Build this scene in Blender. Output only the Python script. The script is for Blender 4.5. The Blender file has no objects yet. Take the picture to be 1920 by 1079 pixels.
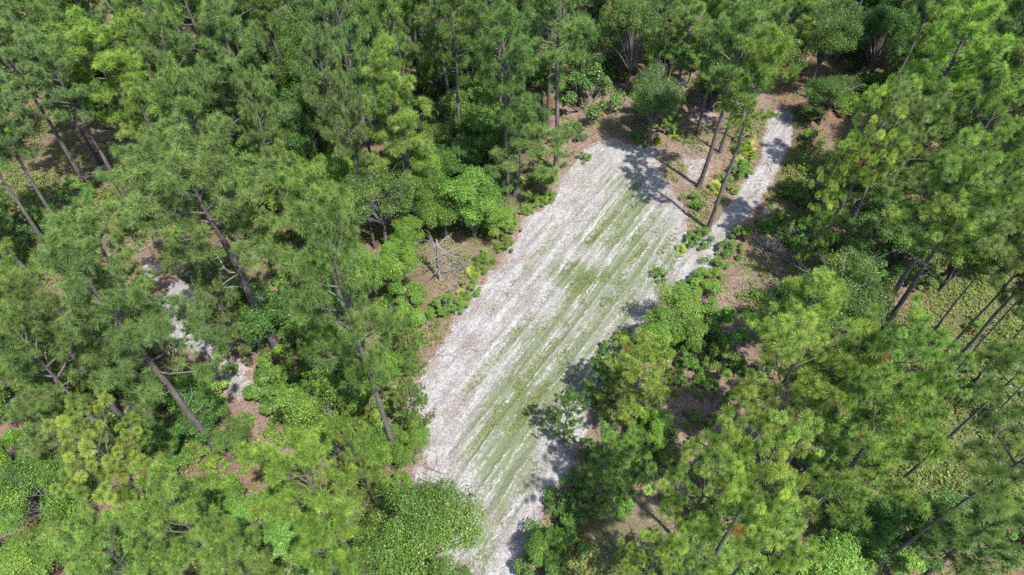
import bpy, math, random
import numpy as np

R = math.radians
rng = np.random.RandomState(7)
random.seed(7)
scene = bpy.context.scene
COL = scene.collection

# ------------------------------------------------------------------ camera
CAM_H = 30.0
TILT = math.atan(1110 / 1280)
cam = bpy.data.cameras.new("camera")
cam.sensor_width = 36
cam.lens = 24
cam.clip_end = 3000
co = bpy.data.objects.new("camera", cam)
COL.objects.link(co)
co.location = (0, 0, CAM_H)
co.rotation_euler = (TILT, 0, 0)
scene.camera = co
CT, ST = math.cos(TILT), math.sin(TILT)


def ray(px, py):
    x = (px - 960) / 1280
    y = (539.5 - py) / 1280
    return x, y * CT + ST, y * ST - CT


def at(px, py, z=0.0):
    a, b, c = ray(px, py)
    t = (CAM_H - z) / -c
    return a * t, b * t


def depth(px, py, z):
    return (CAM_H - z) / -ray(px, py)[2]


def proj(x, y, z):
    z -= CAM_H
    u, v, d = x, y * CT + z * ST, y * ST - z * CT
    d = np.maximum(d, .01)
    return 960 + 1280 * u / d, 539.5 - 1280 * v / d


def h_of(x, y, px, py):
    a, b, c = ray(px, py)
    return CAM_H - math.hypot(x, y) / (math.hypot(a, b) / -c)


# ------------------------------------------------------------------ light
SUN_EL, SUN_AZ = 62.0, -49.0          # azimuth counted from +X, anticlockwise
w = bpy.data.worlds.new("World")
scene.world = w
w.use_nodes = True
nt = w.node_tree
bg = nt.nodes["Background"]
sky = nt.nodes.new("ShaderNodeTexSky")
sky.sky_type = 'NISHITA'
sky.sun_disc = False
sky.sun_elevation = R(SUN_EL)
sky.sun_rotation = R(90 - SUN_AZ)
nt.links.new(sky.outputs[0], bg.inputs[0])
bg.inputs[1].default_value = 0.15
sl = bpy.data.lights.new("sun", 'SUN')
sl.energy = 4.4
sl.angle = R(.55)
sl.color = (1, .965, .9)
so = bpy.data.objects.new("sun", sl)
COL.objects.link(so)
so.rotation_euler = (R(90 - SUN_EL), 0, R(SUN_AZ + 90))
scene.view_settings.view_transform = 'Standard'
scene.view_settings.look = 'None'
scene.view_settings.exposure = 1.13
scene.view_settings.gamma = 1
scene.cycles.max_bounces = 5
scene.cycles.diffuse_bounces = 3
scene.cycles.transmission_bounces = 4
scene.cycles.use_denoising = False
scene.cycles.sample_clamp_indirect = 4


# ------------------------------------------------------------------ node helpers
class NT:
    def __init__(s, name):
        s.m = bpy.data.materials.new(name)
        s.m.use_nodes = True
        s.t = s.m.node_tree
        s.t.nodes.clear()
        s.out = s.n("ShaderNodeOutputMaterial")

    def n(s, typ, **kw):
        nd = s.t.nodes.new(typ)
        for k, v in kw.items():
            setattr(nd, k, v)
        return nd

    def put(s, sock, v):
        if hasattr(v, "is_output") or hasattr(v, "links"):
            s.t.links.new(v, sock)
        elif v is not None:
            if isinstance(v, (tuple, list)) and len(v) == 3 and sock.type == 'RGBA':
                v = (*v, 1)
            sock.default_value = v

    def math(s, op, a, b=None, clamp=False):
        nd = s.n("ShaderNodeMath", operation=op)
        nd.use_clamp = clamp
        s.put(nd.inputs[0], a)
        if b is not None:
            s.put(nd.inputs[1], b)
        return nd.outputs[0]

    def mix(s, f, a, b, mode='MIX'):
        nd = s.n("ShaderNodeMix", data_type='RGBA', blend_type=mode)
        s.put(nd.inputs[0], f)
        s.put(nd.inputs[6], a)
        s.put(nd.inputs[7], b)
        return nd.outputs[2]

    def attr(s, name, out="Fac"):
        nd = s.n("ShaderNodeAttribute", attribute_name=name)
        return nd.outputs[out]

    def noise(s, scale, vec=None, detail=3, rough=.55):
        nd = s.n("ShaderNodeTexNoise")
        nd.inputs["Scale"].default_value = scale
        nd.inputs["Detail"].default_value = detail
        nd.inputs["Roughness"].default_value = rough
        if vec is not None:
            s.put(nd.inputs["Vector"], vec)
        return nd.outputs[0]

    def rng(s, v, a, b, c=0., d=1.):
        nd = s.n("ShaderNodeMapRange")
        s.put(nd.inputs[0], v)
        for k, q in zip((1, 2, 3, 4), (a, b, c, d)):
            nd.inputs[k].default_value = q
        return nd.outputs[0]

    def mapping(s, vec, scale=(1, 1, 1), rot=(0, 0, 0)):
        nd = s.n("ShaderNodeMapping")
        s.put(nd.inputs[0], vec)
        nd.inputs[2].default_value = rot
        nd.inputs[3].default_value = scale
        return nd.outputs[0]


def foliage_mat(name, base, tip, warm, dead=None, trans=.3, rough=.5, spec=.25):
    """leaf colour runs along the leaf (tip), varies from shoot to shoot (tone) and from tree to tree (object colour)"""
    N = NT(name)
    tone = N.attr("tone")
    tp = N.attr("tip")
    oi = N.n("ShaderNodeObjectInfo")
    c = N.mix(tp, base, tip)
    c = N.mix(N.rng(tone, .35, .95), c, warm)
    v = N.rng(N.attr("val"), 0, 1, .62, 1.38)
    c = N.mix(1.0, c, v, 'MULTIPLY')
    if dead:
        c = N.mix(N.math('GREATER_THAN', tone, .985), c, dead)
    c = N.mix(1.0, c, oi.outputs["Color"], 'MULTIPLY')
    p = N.n("ShaderNodeBsdfPrincipled")
    N.put(p.inputs["Base Color"], c)
    p.inputs["Roughness"].default_value = rough
    p.inputs["Specular IOR Level"].default_value = spec
    t = N.n("ShaderNodeBsdfTranslucent")
    tc = N.mix(1.0, c, (1.25, 1.35, .7), 'MULTIPLY')
    N.put(t.inputs[0], tc)
    ms = N.n("ShaderNodeMixShader")
    ms.inputs[0].default_value = trans
    N.t.links.new(p.outputs[0], ms.inputs[1])
    N.t.links.new(t.outputs[0], ms.inputs[2])
    N.t.links.new(ms.outputs[0], N.out.inputs[0])
    return N.m


def bark_mat(name, a, b, scale=6):
    N = NT(name)
    tc = N.n("ShaderNodeTexCoord").outputs["Object"]
    v = N.mapping(tc, (scale, scale, scale * .28))
    n1 = N.noise(2.2, v, 5, .7)
    n2 = N.noise(.8, tc, 3)
    c = N.mix(N.rng(n1, .35, .68), a, b)
    c = N.mix(N.rng(n2, .4, .75, 0, .5), c, tuple(q * 1.5 for q in b))
    p = N.n("ShaderNodeBsdfPrincipled")
    N.put(p.inputs["Base Color"], c)
    p.inputs["Roughness"].default_value = .9
    p.inputs["Specular IOR Level"].default_value = .1
    bp = N.n("ShaderNodeBump")
    bp.inputs["Strength"].default_value = .8
    bp.inputs["Distance"].default_value = .05
    N.put(bp.inputs["Height"], n1)
    N.t.links.new(bp.outputs[0], p.inputs["Normal"])
    N.t.links.new(p.outputs[0], N.out.inputs[0])
    return N.m


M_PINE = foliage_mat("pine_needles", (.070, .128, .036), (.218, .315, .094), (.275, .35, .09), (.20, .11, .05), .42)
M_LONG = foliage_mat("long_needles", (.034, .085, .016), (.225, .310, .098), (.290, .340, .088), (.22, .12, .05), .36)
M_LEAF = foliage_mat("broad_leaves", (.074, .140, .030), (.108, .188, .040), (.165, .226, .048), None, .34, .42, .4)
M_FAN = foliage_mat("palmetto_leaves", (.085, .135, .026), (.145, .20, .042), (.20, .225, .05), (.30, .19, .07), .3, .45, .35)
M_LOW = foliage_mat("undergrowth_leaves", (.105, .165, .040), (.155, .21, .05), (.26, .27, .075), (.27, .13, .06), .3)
M_GRASS = foliage_mat("grass_blades", (.14, .19, .065), (.22, .26, .10), (.30, .29, .12), None, .25)
M_BARK = bark_mat("pine_bark", (.052, .045, .043), (.165, .142, .135))
M_OAKB = bark_mat("grey_bark", (.07, .062, .056), (.19, .175, .16))
M_DEAD = bark_mat("dead_wood", (.13, .12, .115), (.27, .255, .245), 9)


# ------------------------------------------------------------------ mesh helpers
class MB:
    def __init__(s):
        s.V = []
        s.F = {3: [], 4: []}
        s.M = {3: [], 4: []}
        s.A = {"tone": [], "tip": [], "val": []}
        s.n = 0

    def add(s, V, F, mat=0, tone=0., tip=0., val=.5):
        V = np.asarray(V, float).reshape(-1, 3)
        F = np.asarray(F, int)
        k = F.shape[1]
        s.V.append(V)
        s.F[k].append(F + s.n)
        s.M[k].append(np.full(len(F), mat, int))
        for nm, q in (("tone", tone), ("tip", tip), ("val", val)):
            s.A[nm].append(np.broadcast_to(np.asarray(q, float), (len(V),)).copy())
        s.n += len(V)

    def tube(s, pts, rad, sides=6, mat=0, cap=True):
        pts = np.asarray(pts, float)
        n = len(pts)
        d = np.gradient(pts, axis=0)
        d /= np.linalg.norm(d, axis=1)[:, None] + 1e-9
        ref = np.array((0, 0, 1.)) if abs(d[0, 2]) < .8 else np.array((1., 0, 0))
        u = np.cross(d, ref)
        u /= np.linalg.norm(u, axis=1)[:, None] + 1e-9
        v = np.cross(d, u)
        a = np.arange(sides) * 2 * math.pi / sides
        rad = np.broadcast_to(np.asarray(rad, float), (n,))
        V = pts[:, None] + rad[:, None, None] * (np.cos(a)[None, :, None] * u[:, None] + np.sin(a)[None, :, None] * v[:, None])
        i = np.arange(n - 1)[:, None] * sides
        j = np.arange(sides)[None]
        j2 = (j + 1) % sides
        F = np.stack([i + j, i + j2, i + sides + j2, i + sides + j], -1).reshape(-1, 4)
        s.add(V, F, mat)
        if cap:
            b = s.n - sides
            m = s.n
            s.add([pts[-1] + d[-1] * rad[-1] * .3], np.zeros((0, 3), int), mat)
            s.F[3].append(np.array([[b + q, b + (q + 1) % sides, m] for q in range(sides)]))
            s.M[3].append(np.full(sides, mat, int))

    def mesh(s, name, mats, smooth=False):
        me = bpy.data.meshes.new(name)
        V = np.concatenate(s.V)
        me.vertices.add(len(V))
        me.vertices.foreach_set("co", V.astype(np.float32).ravel())
        loops, starts, mi, st = [], [], [], 0
        for k in (3, 4):
            if s.F[k]:
                F = np.concatenate(s.F[k])
                loops.append(F.ravel())
                starts.append(st + np.arange(len(F)) * k)
                mi.append(np.concatenate(s.M[k]))
                st += F.size
        loops = np.concatenate(loops)
        starts = np.concatenate(starts)
        me.loops.add(len(loops))
        me.loops.foreach_set("vertex_index", loops.astype(np.int32))
        me.polygons.add(len(starts))
        me.polygons.foreach_set("loop_start", starts.astype(np.int32))
        me.polygons.foreach_set("material_index", np.concatenate(mi).astype(np.int32))
        for nm in s.A:
            at_ = me.attributes.new(nm, 'FLOAT', 'POINT')
            at_.data.foreach_set("value", np.concatenate(s.A[nm]).astype(np.float32))
        for m in mats:
            me.materials.append(m)
        me.update(calc_edges=True)
        if smooth:
            me.shade_smooth()
        return me


def unit(v):
    return v / (np.linalg.norm(v, axis=-1, keepdims=True) + 1e-9)


def sphere_dirs(n, r):
    return unit(r.normal(size=(n, 3)))


def tufts(mb, P, A, n, length, width, r, lo=-.25, tone=None, val=None, droop=.06, shoot=.1, flare=None, even=False):
    """n needles round every shoot tip P with axis A, each a thin blade"""
    P = np.asarray(P, float)
    A = unit(np.asarray(A, float))
    m = len(P)
    if tone is None:
        tone = r.rand(m)
    if val is None:
        val = r.rand(m)
    cs = r.uniform(lo, 1, size=(m, n))
    ph = r.uniform(0, 2 * math.pi, size=(m, n))
    sn = np.sqrt(1 - cs ** 2)
    ref = np.where(np.abs(A[:, 2:3]) < .8, [[0, 0, 1.]], [[1., 0, 0]])
    U = unit(np.cross(A, ref))
    W = np.cross(A, U)
    D = cs[..., None] * A[:, None] + sn[..., None] * (np.cos(ph)[..., None] * U[:, None] + np.sin(ph)[..., None] * W[:, None])
    sc = r.uniform(.68 if even else .75, 1.2, size=(m, 1, 1))
    L = length * (r.uniform(.80, 1.06, size=(m, n, 1)) if even else r.uniform(.7, 1.1, size=(m, n, 1))) * sc
    B = P[:, None] - A[:, None] * (shoot * r.rand(m, n, 1))
    T = B + D * L
    T[..., 2] -= (droop * L[..., 0] / length * (1 - np.abs(D[..., 2])))
    S = unit(np.cross(D, r.normal(size=D.shape))) * width * .5
    k = 3
    if flare:
        k = 4
        V = np.stack([B - S * .3, B + S * .3, T + S * flare, T - S * flare], 2).reshape(-1, 3)
    else:
        V = np.stack([B - S, B + S, T], 2).reshape(-1, 3)
    F = np.arange(len(V)).reshape(-1, k)
    tip = np.tile([0., 0., 1., 1.] if flare else [0., 0., 1.], m * n)
    tn = np.repeat(np.clip(tone, 0, 1), n * k)
    vl = np.repeat(val, n * k)
    mb.add(V, F, 0, tn, tip, vl)


def leaves(mb, P, Nrm, size, aspect, r, tone, val, mat=0):
    n = len(P)
    Nrm = unit(Nrm)
    t = unit(np.cross(Nrm, r.normal(size=(n, 3))))
    b = np.cross(Nrm, t)
    s = size * r.uniform(.5, 1.4, size=(n, 1))
    V = np.stack([P - t * s, P + b * s * aspect - t * s * .1, P + t * s, P - b * s * aspect - t * s * .1], 1).reshape(-1, 3)
    F = np.arange(4 * n).reshape(-1, 4)
    mb.add(V, F, mat, np.repeat(tone, 4), np.tile([0, .5, 1, .5], n), np.repeat(val, 4))


# ------------------------------------------------------------------ object helpers
def tag(o, label=None, cat=None, group=None, kind=None):
    if label: o["label"] = label
    if cat: o["category"] = cat
    if group: o["group"] = group
    if kind: o["kind"] = kind
    return o


def obj(name, me, parent=None):
    o = bpy.data.objects.new(name, me)
    COL.objects.link(o)
    if parent: o.parent = parent
    return o


def empty(name):
    o = bpy.data.objects.new(name, None)
    o.empty_display_size = .3
    COL.objects.link(o)
    return o


# ------------------------------------------------------------------ plants
def pine_meshes(seed, H=12., R0=3., cb=.5, nbr=26, tuft_n=50, tuft_l=.30, tuft_w=.017, per=(4, 8), shape='round',
                mat=M_PINE, tr=.17, gap=.12, up=(.05, .9), bend=.25, dead=5, long=False, candle=0., fork=False):
    """returns (trunk mesh, crown mesh) of one pine standing at the origin"""
    r = np.random.RandomState(seed)
    tb = MB()
    k = 14
    zz = np.linspace(0, H * .985, k)
    a0 = r.uniform(0, 6.28)
    off = bend * np.sin(zz / H * r.uniform(2, 4)) * (zz / H)
    jit = np.cumsum(r.normal(0, .03, size=(k, 2)), 0)
    tp = np.stack([off * math.cos(a0) + jit[:, 0], off * math.sin(a0) + jit[:, 1], zz], 1)
    tp[0, :2] = 0
    rad = tr * (1 - zz / H) ** .75 + .022
    rad[0] *= 1.3
    tp[0, 2] = -.1
    tb.tube(tp, rad, 9)

    def trunk_at(z):
        return np.array([np.interp(z, zz, tp[:, 0]), np.interp(z, zz, tp[:, 1]), z])
    P, A = [], []
    z0 = cb * H
    az = r.uniform(0, 6.28)
    for i in range(nbr):
        t = (i + r.uniform(-.35, .35)) / (nbr - 1)
        t = min(max(t, 0), 1)
        az += 2.4 + r.uniform(-.5, .5)
        if r.rand() < gap and t < .9:
            continue
        if shape == 'round':
            f = (.55 + .9 * t) if t < .38 else .89 * math.sqrt(max(1 - ((t - .38) / .66) ** 2, .03))
        elif shape == 'flat':
            f = .6 + .5 * math.sin(min(t * 1.15, 1) * 2.6)
        else:
            f = (1 - t) ** .7 * .95 + .12
        L = R0 * f * r.uniform(.72, 1.15)
        z = z0 + t * (H * .95 - z0)
        el = up[0] + (up[1] - up[0]) * t + r.uniform(-.18, .18)
        n = 6
        s = np.linspace(0, 1, n)
        el_s = el + .45 * s * s * (1 if r.rand() < .8 else -.6)
        az_s = az + np.cumsum(r.normal(0, .12, n))
        d = np.stack([np.cos(el_s) * np.cos(az_s), np.cos(el_s) * np.sin(az_s), np.sin(el_s)], 1)
        pts = trunk_at(z) + np.concatenate([[[0, 0, 0]], np.cumsum(d[:-1] * L / (n - 1), 0)])
        br = max(.014, .017 * L) * (tr / .17) ** .5
        tb.tube(pts, np.linspace(br, .008, n), 5)
        P.append(pts[-1]); A.append(d[-1] + [0, 0, .4])
        ns = max(2, int(round(L * (3.3 if not long else 2.3))))
        side = 1
        for q in range(ns):
            u = r.uniform(.22, .97) if L > 1 else r.uniform(.1, .95)
            side = -side
            b0 = np.array([np.interp(u, s, pts[:, j]) for j in range(3)])
            sa = az + side * r.uniform(.5, 1.25)
            se = el + r.uniform(.0, .7)
            sl = L * r.uniform(.18, .42) * (1.15 - .5 * u) + .12
            dd = np.array([math.cos(se) * math.cos(sa), math.cos(se) * math.sin(sa), math.sin(se)])
            mid = b0 + dd * sl * .55
            end = mid + unit(dd + [0, 0, .5]) * sl * .45
            tb.tube([b0, mid, end], [br * .5, br * .35, .006], 4, 0, False)
            for c in range(r.randint(*per)):
                uu = 1 if c == 0 else r.uniform(.35, 1)
                p = b0 + (mid - b0) * min(uu / .55, 1) if uu < .55 else mid + (end - mid) * (uu - .55) / .45
                o = r.normal(0, .13 if not long else .26, 3) * (0 if c == 0 else 1)
                o[2] = abs(o[2])
                if c:
                    tb.tube([p, p + o * .9], [.007, .005], 3, 0, False)
                P.append(p + o)
                A.append(dd * .6 + unit(o + 1e-6) * .7 + [0, 0, .7] if not long else dd * .35 + unit(o + 1e-6) * .3 + [0, 0, 1.])
    top = trunk_at(H * .97)
    for q in range(5):
        o = r.normal(0, .18, 3); o[2] = abs(o[2])
        P.append(top + o); A.append(o + [0, 0, .3])
    P = np.array(P); A = np.array(A)
    if long:
        keep = []
        for i_ in r.permutation(len(P)):
            if all(np.sum((P[i_] - P[j_]) ** 2) > r.uniform(.16, .27) for j_ in keep): keep.append(i_)
        P = P[keep]; A = A[keep]
    mb = MB()
    tone = np.clip(r.normal(.36, .2, len(P)), 0, .97)
    tone[r.rand(len(P)) < (.0012 if long else .004)] = 1
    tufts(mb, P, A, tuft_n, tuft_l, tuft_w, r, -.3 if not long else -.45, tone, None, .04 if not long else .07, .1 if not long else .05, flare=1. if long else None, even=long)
    if candle > 0:
        q = r.rand(len(P)) < candle
        Ac = unit(A[q] * .4 + [0, 0, 1.])
        tufts(mb, P[q] + Ac * .05, Ac, 5, .19, .04, r, .93, np.full(q.sum(), .97), np.full(q.sum(), .95), 0, .02)
    for q in range(dead):
        z = H * r.uniform(max(.22, cb - .3), cb + .08)
        a = r.uniform(0, 6.28)
        L = r.uniform(.4, 1.5)
        b0 = trunk_at(z)
        p1 = b0 + np.array([math.cos(a), math.sin(a), r.uniform(-.1, .35)]) * L * .55
        p2 = p1 + np.array([math.cos(a + .4), math.sin(a + .4), r.uniform(-.5, .4)]) * L * .5
        tb.tube([b0, p1, p2], [.022, .015, .006], 4, 1, False)
    return tb.mesh("trunk", [M_BARK, M_DEAD], True), mb.mesh("crown", [mat])


def broad_meshes(seed, H=7., R0=2.6, lobes=24, per=420, leaf=.10, stems=1, low=.3, shape=1., tr=.13, twig=0):
    r = np.random.RandomState(seed)
    tb = MB(); mb = MB()
    bases = [np.array([0, 0, -.08])]
    for q in range(1, stems):
        bases.append(np.array([r.uniform(-.3, .3), r.uniform(-.3, .3), -.08]))
    fork = []
    for b in bases:
        t = b + np.array([r.normal(0, .15), r.normal(0, .15), H * max(low, .18) * r.uniform(.8, 1.1)])
        m = (b + t) / 2 + r.normal(0, .05, 3)
        tb.tube([b, m, t], [tr * 1.15, tr * .9, tr * .75], 7, 0, False)
        fork.append(t)
    zc = H * (low + (1 - low) * .45)
    hz = H * (1 - low) * .5
    nl = max(8, lobes // 6)
    limbs = sphere_dirs(nl * 3, r)
    limbs = limbs[limbs[:, 2] > -.4][:nl]
    ll = r.uniform(.72, 1.08, len(limbs))
    for q in range(lobes):
        iq = r.randint(len(limbs))
        d = unit(limbs[iq] + r.normal(0, .27, 3))
        rr = ll[iq] * r.uniform(.45, 1.0)
        c = np.array([d[0] * R0 * rr, d[1] * R0 * rr, zc + d[2] * hz * rr * shape])
        lr = R0 * r.uniform(.11, .33)
        f = fork[r.randint(len(fork))]
        mid = f + (c - f) * .5 + [0, 0, .12 * R0]
        tb.tube([f, mid, c], [tr * .42, tr * .25, .012], 5, 0, False)
        n = int(per * (lr / (R0 * .26)) ** 1.8)
        dd = sphere_dirs(n, r)
        dd[:, 2] = np.where(dd[:, 2] < -.3, -dd[:, 2], dd[:, 2])
        rad = lr * (1 - .55 * r.rand(n, 1) ** 1.7) * (1 + .28 * np.sin(dd[:, :1] * 7 + q) * np.cos(dd[:, 1:2] * 6 + q * 2))
        P = c + dd * rad * [1, 1, .8]
        keep = P[:, 2] > .03
        P = P[keep]; dd = dd[keep]
        N = dd * .6 + [0, 0, .55] + r.normal(0, .5, size=P.shape)
        tone = np.clip(r.normal(.32, .22) + r.normal(0, .14, len(P)), 0, .97)
        val = np.clip(r.normal(.5, .22) + r.normal(0, .2, len(P)), 0, 1)
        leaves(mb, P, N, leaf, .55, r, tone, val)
    for q in range(twig):
        d = sphere_dirs(1, r)[0]; d[2] = abs(d[2]) + .3; d = unit(d)
        p0 = np.array([0, 0, zc]); p1 = p0 + d * [R0, R0, hz] * r.uniform(.95, 1.15)
        pm = (p0 + p1) / 2 + r.normal(0, .12, 3)
        tb.tube([p0, pm, p1], [.025, .018, .006], 4, 1, False)
        for _ in range(3):
            tb.tube([pm + (p1 - pm) * r.rand(), p1 + r.normal(0, .3, 3)], [.012, .004], 3, 1, False)
    return tb.mesh("trunk", [M_OAKB, M_DEAD], True), mb.mesh("crown", [M_LEAF])


def shrub_mesh(seed, H=1.6, R0=1., lobes=12, per=300, leaf=.044, mat=M_LEAF):
    r = np.random.RandomState(seed)
    mb = MB()
    for q in range(lobes):
        a = r.uniform(0, 6.28)
        rr = R0 * math.sqrt(r.rand()) * 1.15
        top = H * r.uniform(.5, 1) * max(.3, 1 - .45 * (rr / R0) ** 2)
        c = np.array([math.cos(a) * rr, math.sin(a) * rr, top * .75])
        mb.tube([[c[0] * .2, c[1] * .2, -.05], [c[0] * .7, c[1] * .7, c[2] * .5], c], [.025, .018, .008], 4, 1, False)
        lr = R0 * r.uniform(.14, .36)
        n = int(per * r.uniform(.7, 1.3))
        dd = sphere_dirs(n, r)
        dd[:, 2] = np.where(dd[:, 2] < -.4, -dd[:, 2], dd[:, 2])
        P = c + dd * lr * (1 - .6 * r.rand(n, 1) ** 1.5) * [1, 1, .85]
        P[:, 2] = np.maximum(P[:, 2], r.uniform(.02, .3, n))
        N = dd * .5 + [0, 0, .6] + r.normal(0, .5, size=P.shape)
        tone = np.clip(r.normal(.35, .15) + r.normal(0, .15, n), 0, .97)
        val = np.clip(r.normal(.52, .15) + r.normal(0, .2, n), 0, 1)
        leaves(mb, P, N, leaf, .5, r, tone, val)
    return mb.mesh("shrub", [mat, M_OAKB])


def palmetto_mesh(seed, n=11):
    r = np.random.RandomState(seed)
    mb = MB()
    for q in range(n):
        a = r.uniform(0, 6.28)
        el = r.uniform(.35, 1.25)
        d = np.array([math.cos(a) * math.cos(el), math.sin(a) * math.cos(el), math.sin(el)])
        L = r.uniform(.35, .75)
        b = np.array([r.normal(0, .12), r.normal(0, .12), 0])
        c = b + d * L
        mb.tube([b, b + d * L * .6, c], [.014, .011, .009], 4, 0, False)
        nrm = unit(np.array([-d[0] * .4, -d[1] * .4, 1.]) + r.normal(0, .2, 3))
        f = unit(d - nrm * np.dot(d, nrm))
        s = np.cross(nrm, f)
        k = 15
        rad = r.uniform(.34, .5)
        tn = 1. if r.rand() < .06 else r.uniform(.1, .9)
        vl = r.uniform(.3, .9)
        for j in range(k):
            th = (j / (k - 1) - .5) * 4.3
            dv = f * math.cos(th) + s * math.sin(th)
            w_ = np.cross(nrm, dv) * .03
            m = c + dv * rad * .5
            e = c + dv * rad * r.uniform(.9, 1.05) - nrm * .07
            mb.add([c, m - w_, e, m + w_], [[0, 1, 2, 3]], 0, tn, [0, .4, 1, .4], vl)
    return mb.mesh("palmetto", [M_FAN])


def snag_mesh(seed, H=3.5, tr=.1, nb=10, R0=1.3, upw=.3):
    r = np.random.RandomState(seed)
    mb = MB()
    n = 7
    z = np.linspace(-.05, H, n)
    p = np.stack([np.cumsum(r.normal(0, .04, n)), np.cumsum(r.normal(0, .04, n)), z], 1)
    mb.tube(p, np.linspace(tr * 1.2, tr * .35, n), 7)
    for q in range(nb):
        zz = H * r.uniform(.3, .95)
        a = r.uniform(0, 6.28)
        L = R0 * r.uniform(.5, 1.1)
        cur = np.array([np.interp(zz, z, p[:, 0]), np.interp(zz, z, p[:, 1]), zz])
        pts = [cur]
        e = upw
        for k in range(4):
            a += r.normal(0, .35); e += r.normal(0, .3)
            cur = cur + np.array([math.cos(a) * math.cos(e), math.sin(a) * math.cos(e), math.sin(e)]) * L / 4
            pts.append(cur)
        mb.tube(pts, np.linspace(tr * .38, .008, 5), 5)
        for k in range(4):
            b = pts[r.randint(1, 5)]
            d1 = np.array([math.cos(a + r.normal(0, .9)), math.sin(a + r.normal(0, .9)), r.uniform(-.4, .7)]) * L * .25
            mb.tube([b, b + d1, b + d1 * 1.7 + r.normal(0, .06, 3)], [.015, .011, .005], 4)
    return mb.mesh("snag", [M_DEAD], True)


def twigs_mesh(seed, n=40, R0=.9):
    """a bare grey bush"""
    r = np.random.RandomState(seed)
    mb = MB()
    for q in range(n):
        d = sphere_dirs(1, r)[0]; d[2] = abs(d[2]) * .8 + .15
        L = R0 * r.uniform(.6, 1.2)
        p1 = d * L * .5 + r.normal(0, .05, 3)
        p2 = p1 + d * L * .5 + r.normal(0, .15, 3)
        b = np.array([r.normal(0, .08), r.normal(0, .08), 0])
        mb.tube([b, p1, p2], [.018, .012, .005], 4)
        for k in range(3):
            s_ = p1 + (p2 - p1) * r.rand()
            mb.tube([s_, s_ + r.normal(0, .2, 3) + d * .15], [.009, .004], 3)
    return mb.mesh("dead_bush", [M_DEAD])


# prototypes of every kind (mesh data shared by the copies)
PROTO = {"bare": [], "fine": [], "long": [], "narrow": [], "young": [], "broad": [], "oak": [], "shrub": [], "palm": []}
for i in range(6):
    PROTO["fine"].append(pine_meshes(100 + i, cb=[.46, .5, .55, .42, .5, .58][i], R0=3., nbr=[30, 27, 25, 32, 28, 24][i],
                                     shape=['round', 'flat', 'round', 'cone', 'round', 'flat'][i], per=(5, 9),
                                     candle=[.0, .12, 0, .0, .2, 0][i], gap=[.1, .16, .1, .06, .12, .2][i]))
for i in range(3):
    PROTO["bare"].append(pine_meshes(150 + i, cb=.64, R0=3.2, nbr=[22, 20, 18][i], shape='round', per=(5, 9), gap=.06, dead=9, up=(.1, 1.0), tr=[.2, .15, .15][i]))
for i in range(5):
    PROTO["long"].append(pine_meshes(200 + i, cb=[.58, .62, .55, .66, .6][i], R0=2.9, nbr=[24, 22, 26, 20, 23][i], tuft_n=290, tuft_l=.39, tuft_w=.0100,
                                     per=(2, 5), shape=['round', 'flat', 'round', 'flat', 'round'][i], mat=M_LONG, long=True, gap=.1, dead=7,
                                     up=(-.05, .8)))
for i in range(2):
    PROTO["narrow"].append(pine_meshes(300 + i, cb=.3, R0=2.2, nbr=44, shape='cone', tuft_n=60, tuft_l=.32, per=(5, 8), gap=.05))
for i in range(3):
    PROTO["young"].append(pine_meshes(400 + i, H=5, R0=2., cb=.08, nbr=30, shape='round', tuft_n=46, tuft_l=.17, tuft_w=.014, per=(6, 10), tr=.07, gap=.1, dead=1))
for i in range(4):
    PROTO["broad"].append(broad_meshes(500 + i, H=6, R0=2.4, lobes=50, per=1000, leaf=.046, stems=[1, 2, 1, 3][i], low=[.28, .15, .3, .1][i]))
for i in range(3):
    PROTO["oak"].append(broad_meshes(520 + i, H=7, R0=3., lobes=76, per=880, leaf=.044, stems=1, low=.3, tr=.16, twig=[0, 6, 14][i]))
for i in range(6):
    PROTO["shrub"].append(shrub_mesh(600 + i, H=[1.5, 1.9, 1.2, 1.7, 2.2, 1.4][i], lobes=[18, 20, 16, 24, 20, 18][i]))
for i in range(4):
    PROTO["palm"].append(palmetto_mesh(700 + i, 9 + 2 * i))

TONE = {"soft": (1.15, 1.15, .9), "mid": (1, 1, 1), "bright": (1.3, 1.3, .85), "grey": (1.02, 1.02, 1.2), "dark": (.84, .90, .86), "yellow": (1.30, 1.34, .92),
        "pale": (1.3, 1.25, 1.1), "fresh": (1.1, 1.22, .9), "deep": (.72, .9, .75)}
TONEW = {"soft": "soft green", "mid": "mid-green", "bright": "bright green", "grey": "greyish green", "dark": "dark green", "yellow": "yellow-green",
         "pale": "pale green", "fresh": "fresh green", "deep": "deep green"}
HREF = {"bare": 12., "fine": 12., "long": 12., "narrow": 12., "young": 5., "broad": 6., "oak": 7.}
WREF = {"bare": 6., "fine": 6., "long": 6., "narrow": 4.4, "young": 4., "broad": 5., "oak": 6.4}
NAME = {"bare": "pine_tree", "fine": "pine_tree", "long": "pine_tree", "narrow": "pine_tree", "young": "young_pine", "broad": "broadleaf_tree", "oak": "oak_tree"}
CAT = {"bare": "pine", "fine": "pine", "long": "pine", "narrow": "pine", "young": "young pine", "broad": "tree", "oak": "oak"}
TREES = []      # (x, y, radius, height)
CROWNS = []     # (px, py, label head) of the named trees, for the labels of their neighbours
cnt = {}


def tint(tone):
    t = np.array(TONE[tone]) * rng.uniform(.9, 1.1) * rng.uniform(.95, 1.05, 3)
    return (*t, 1)


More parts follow.
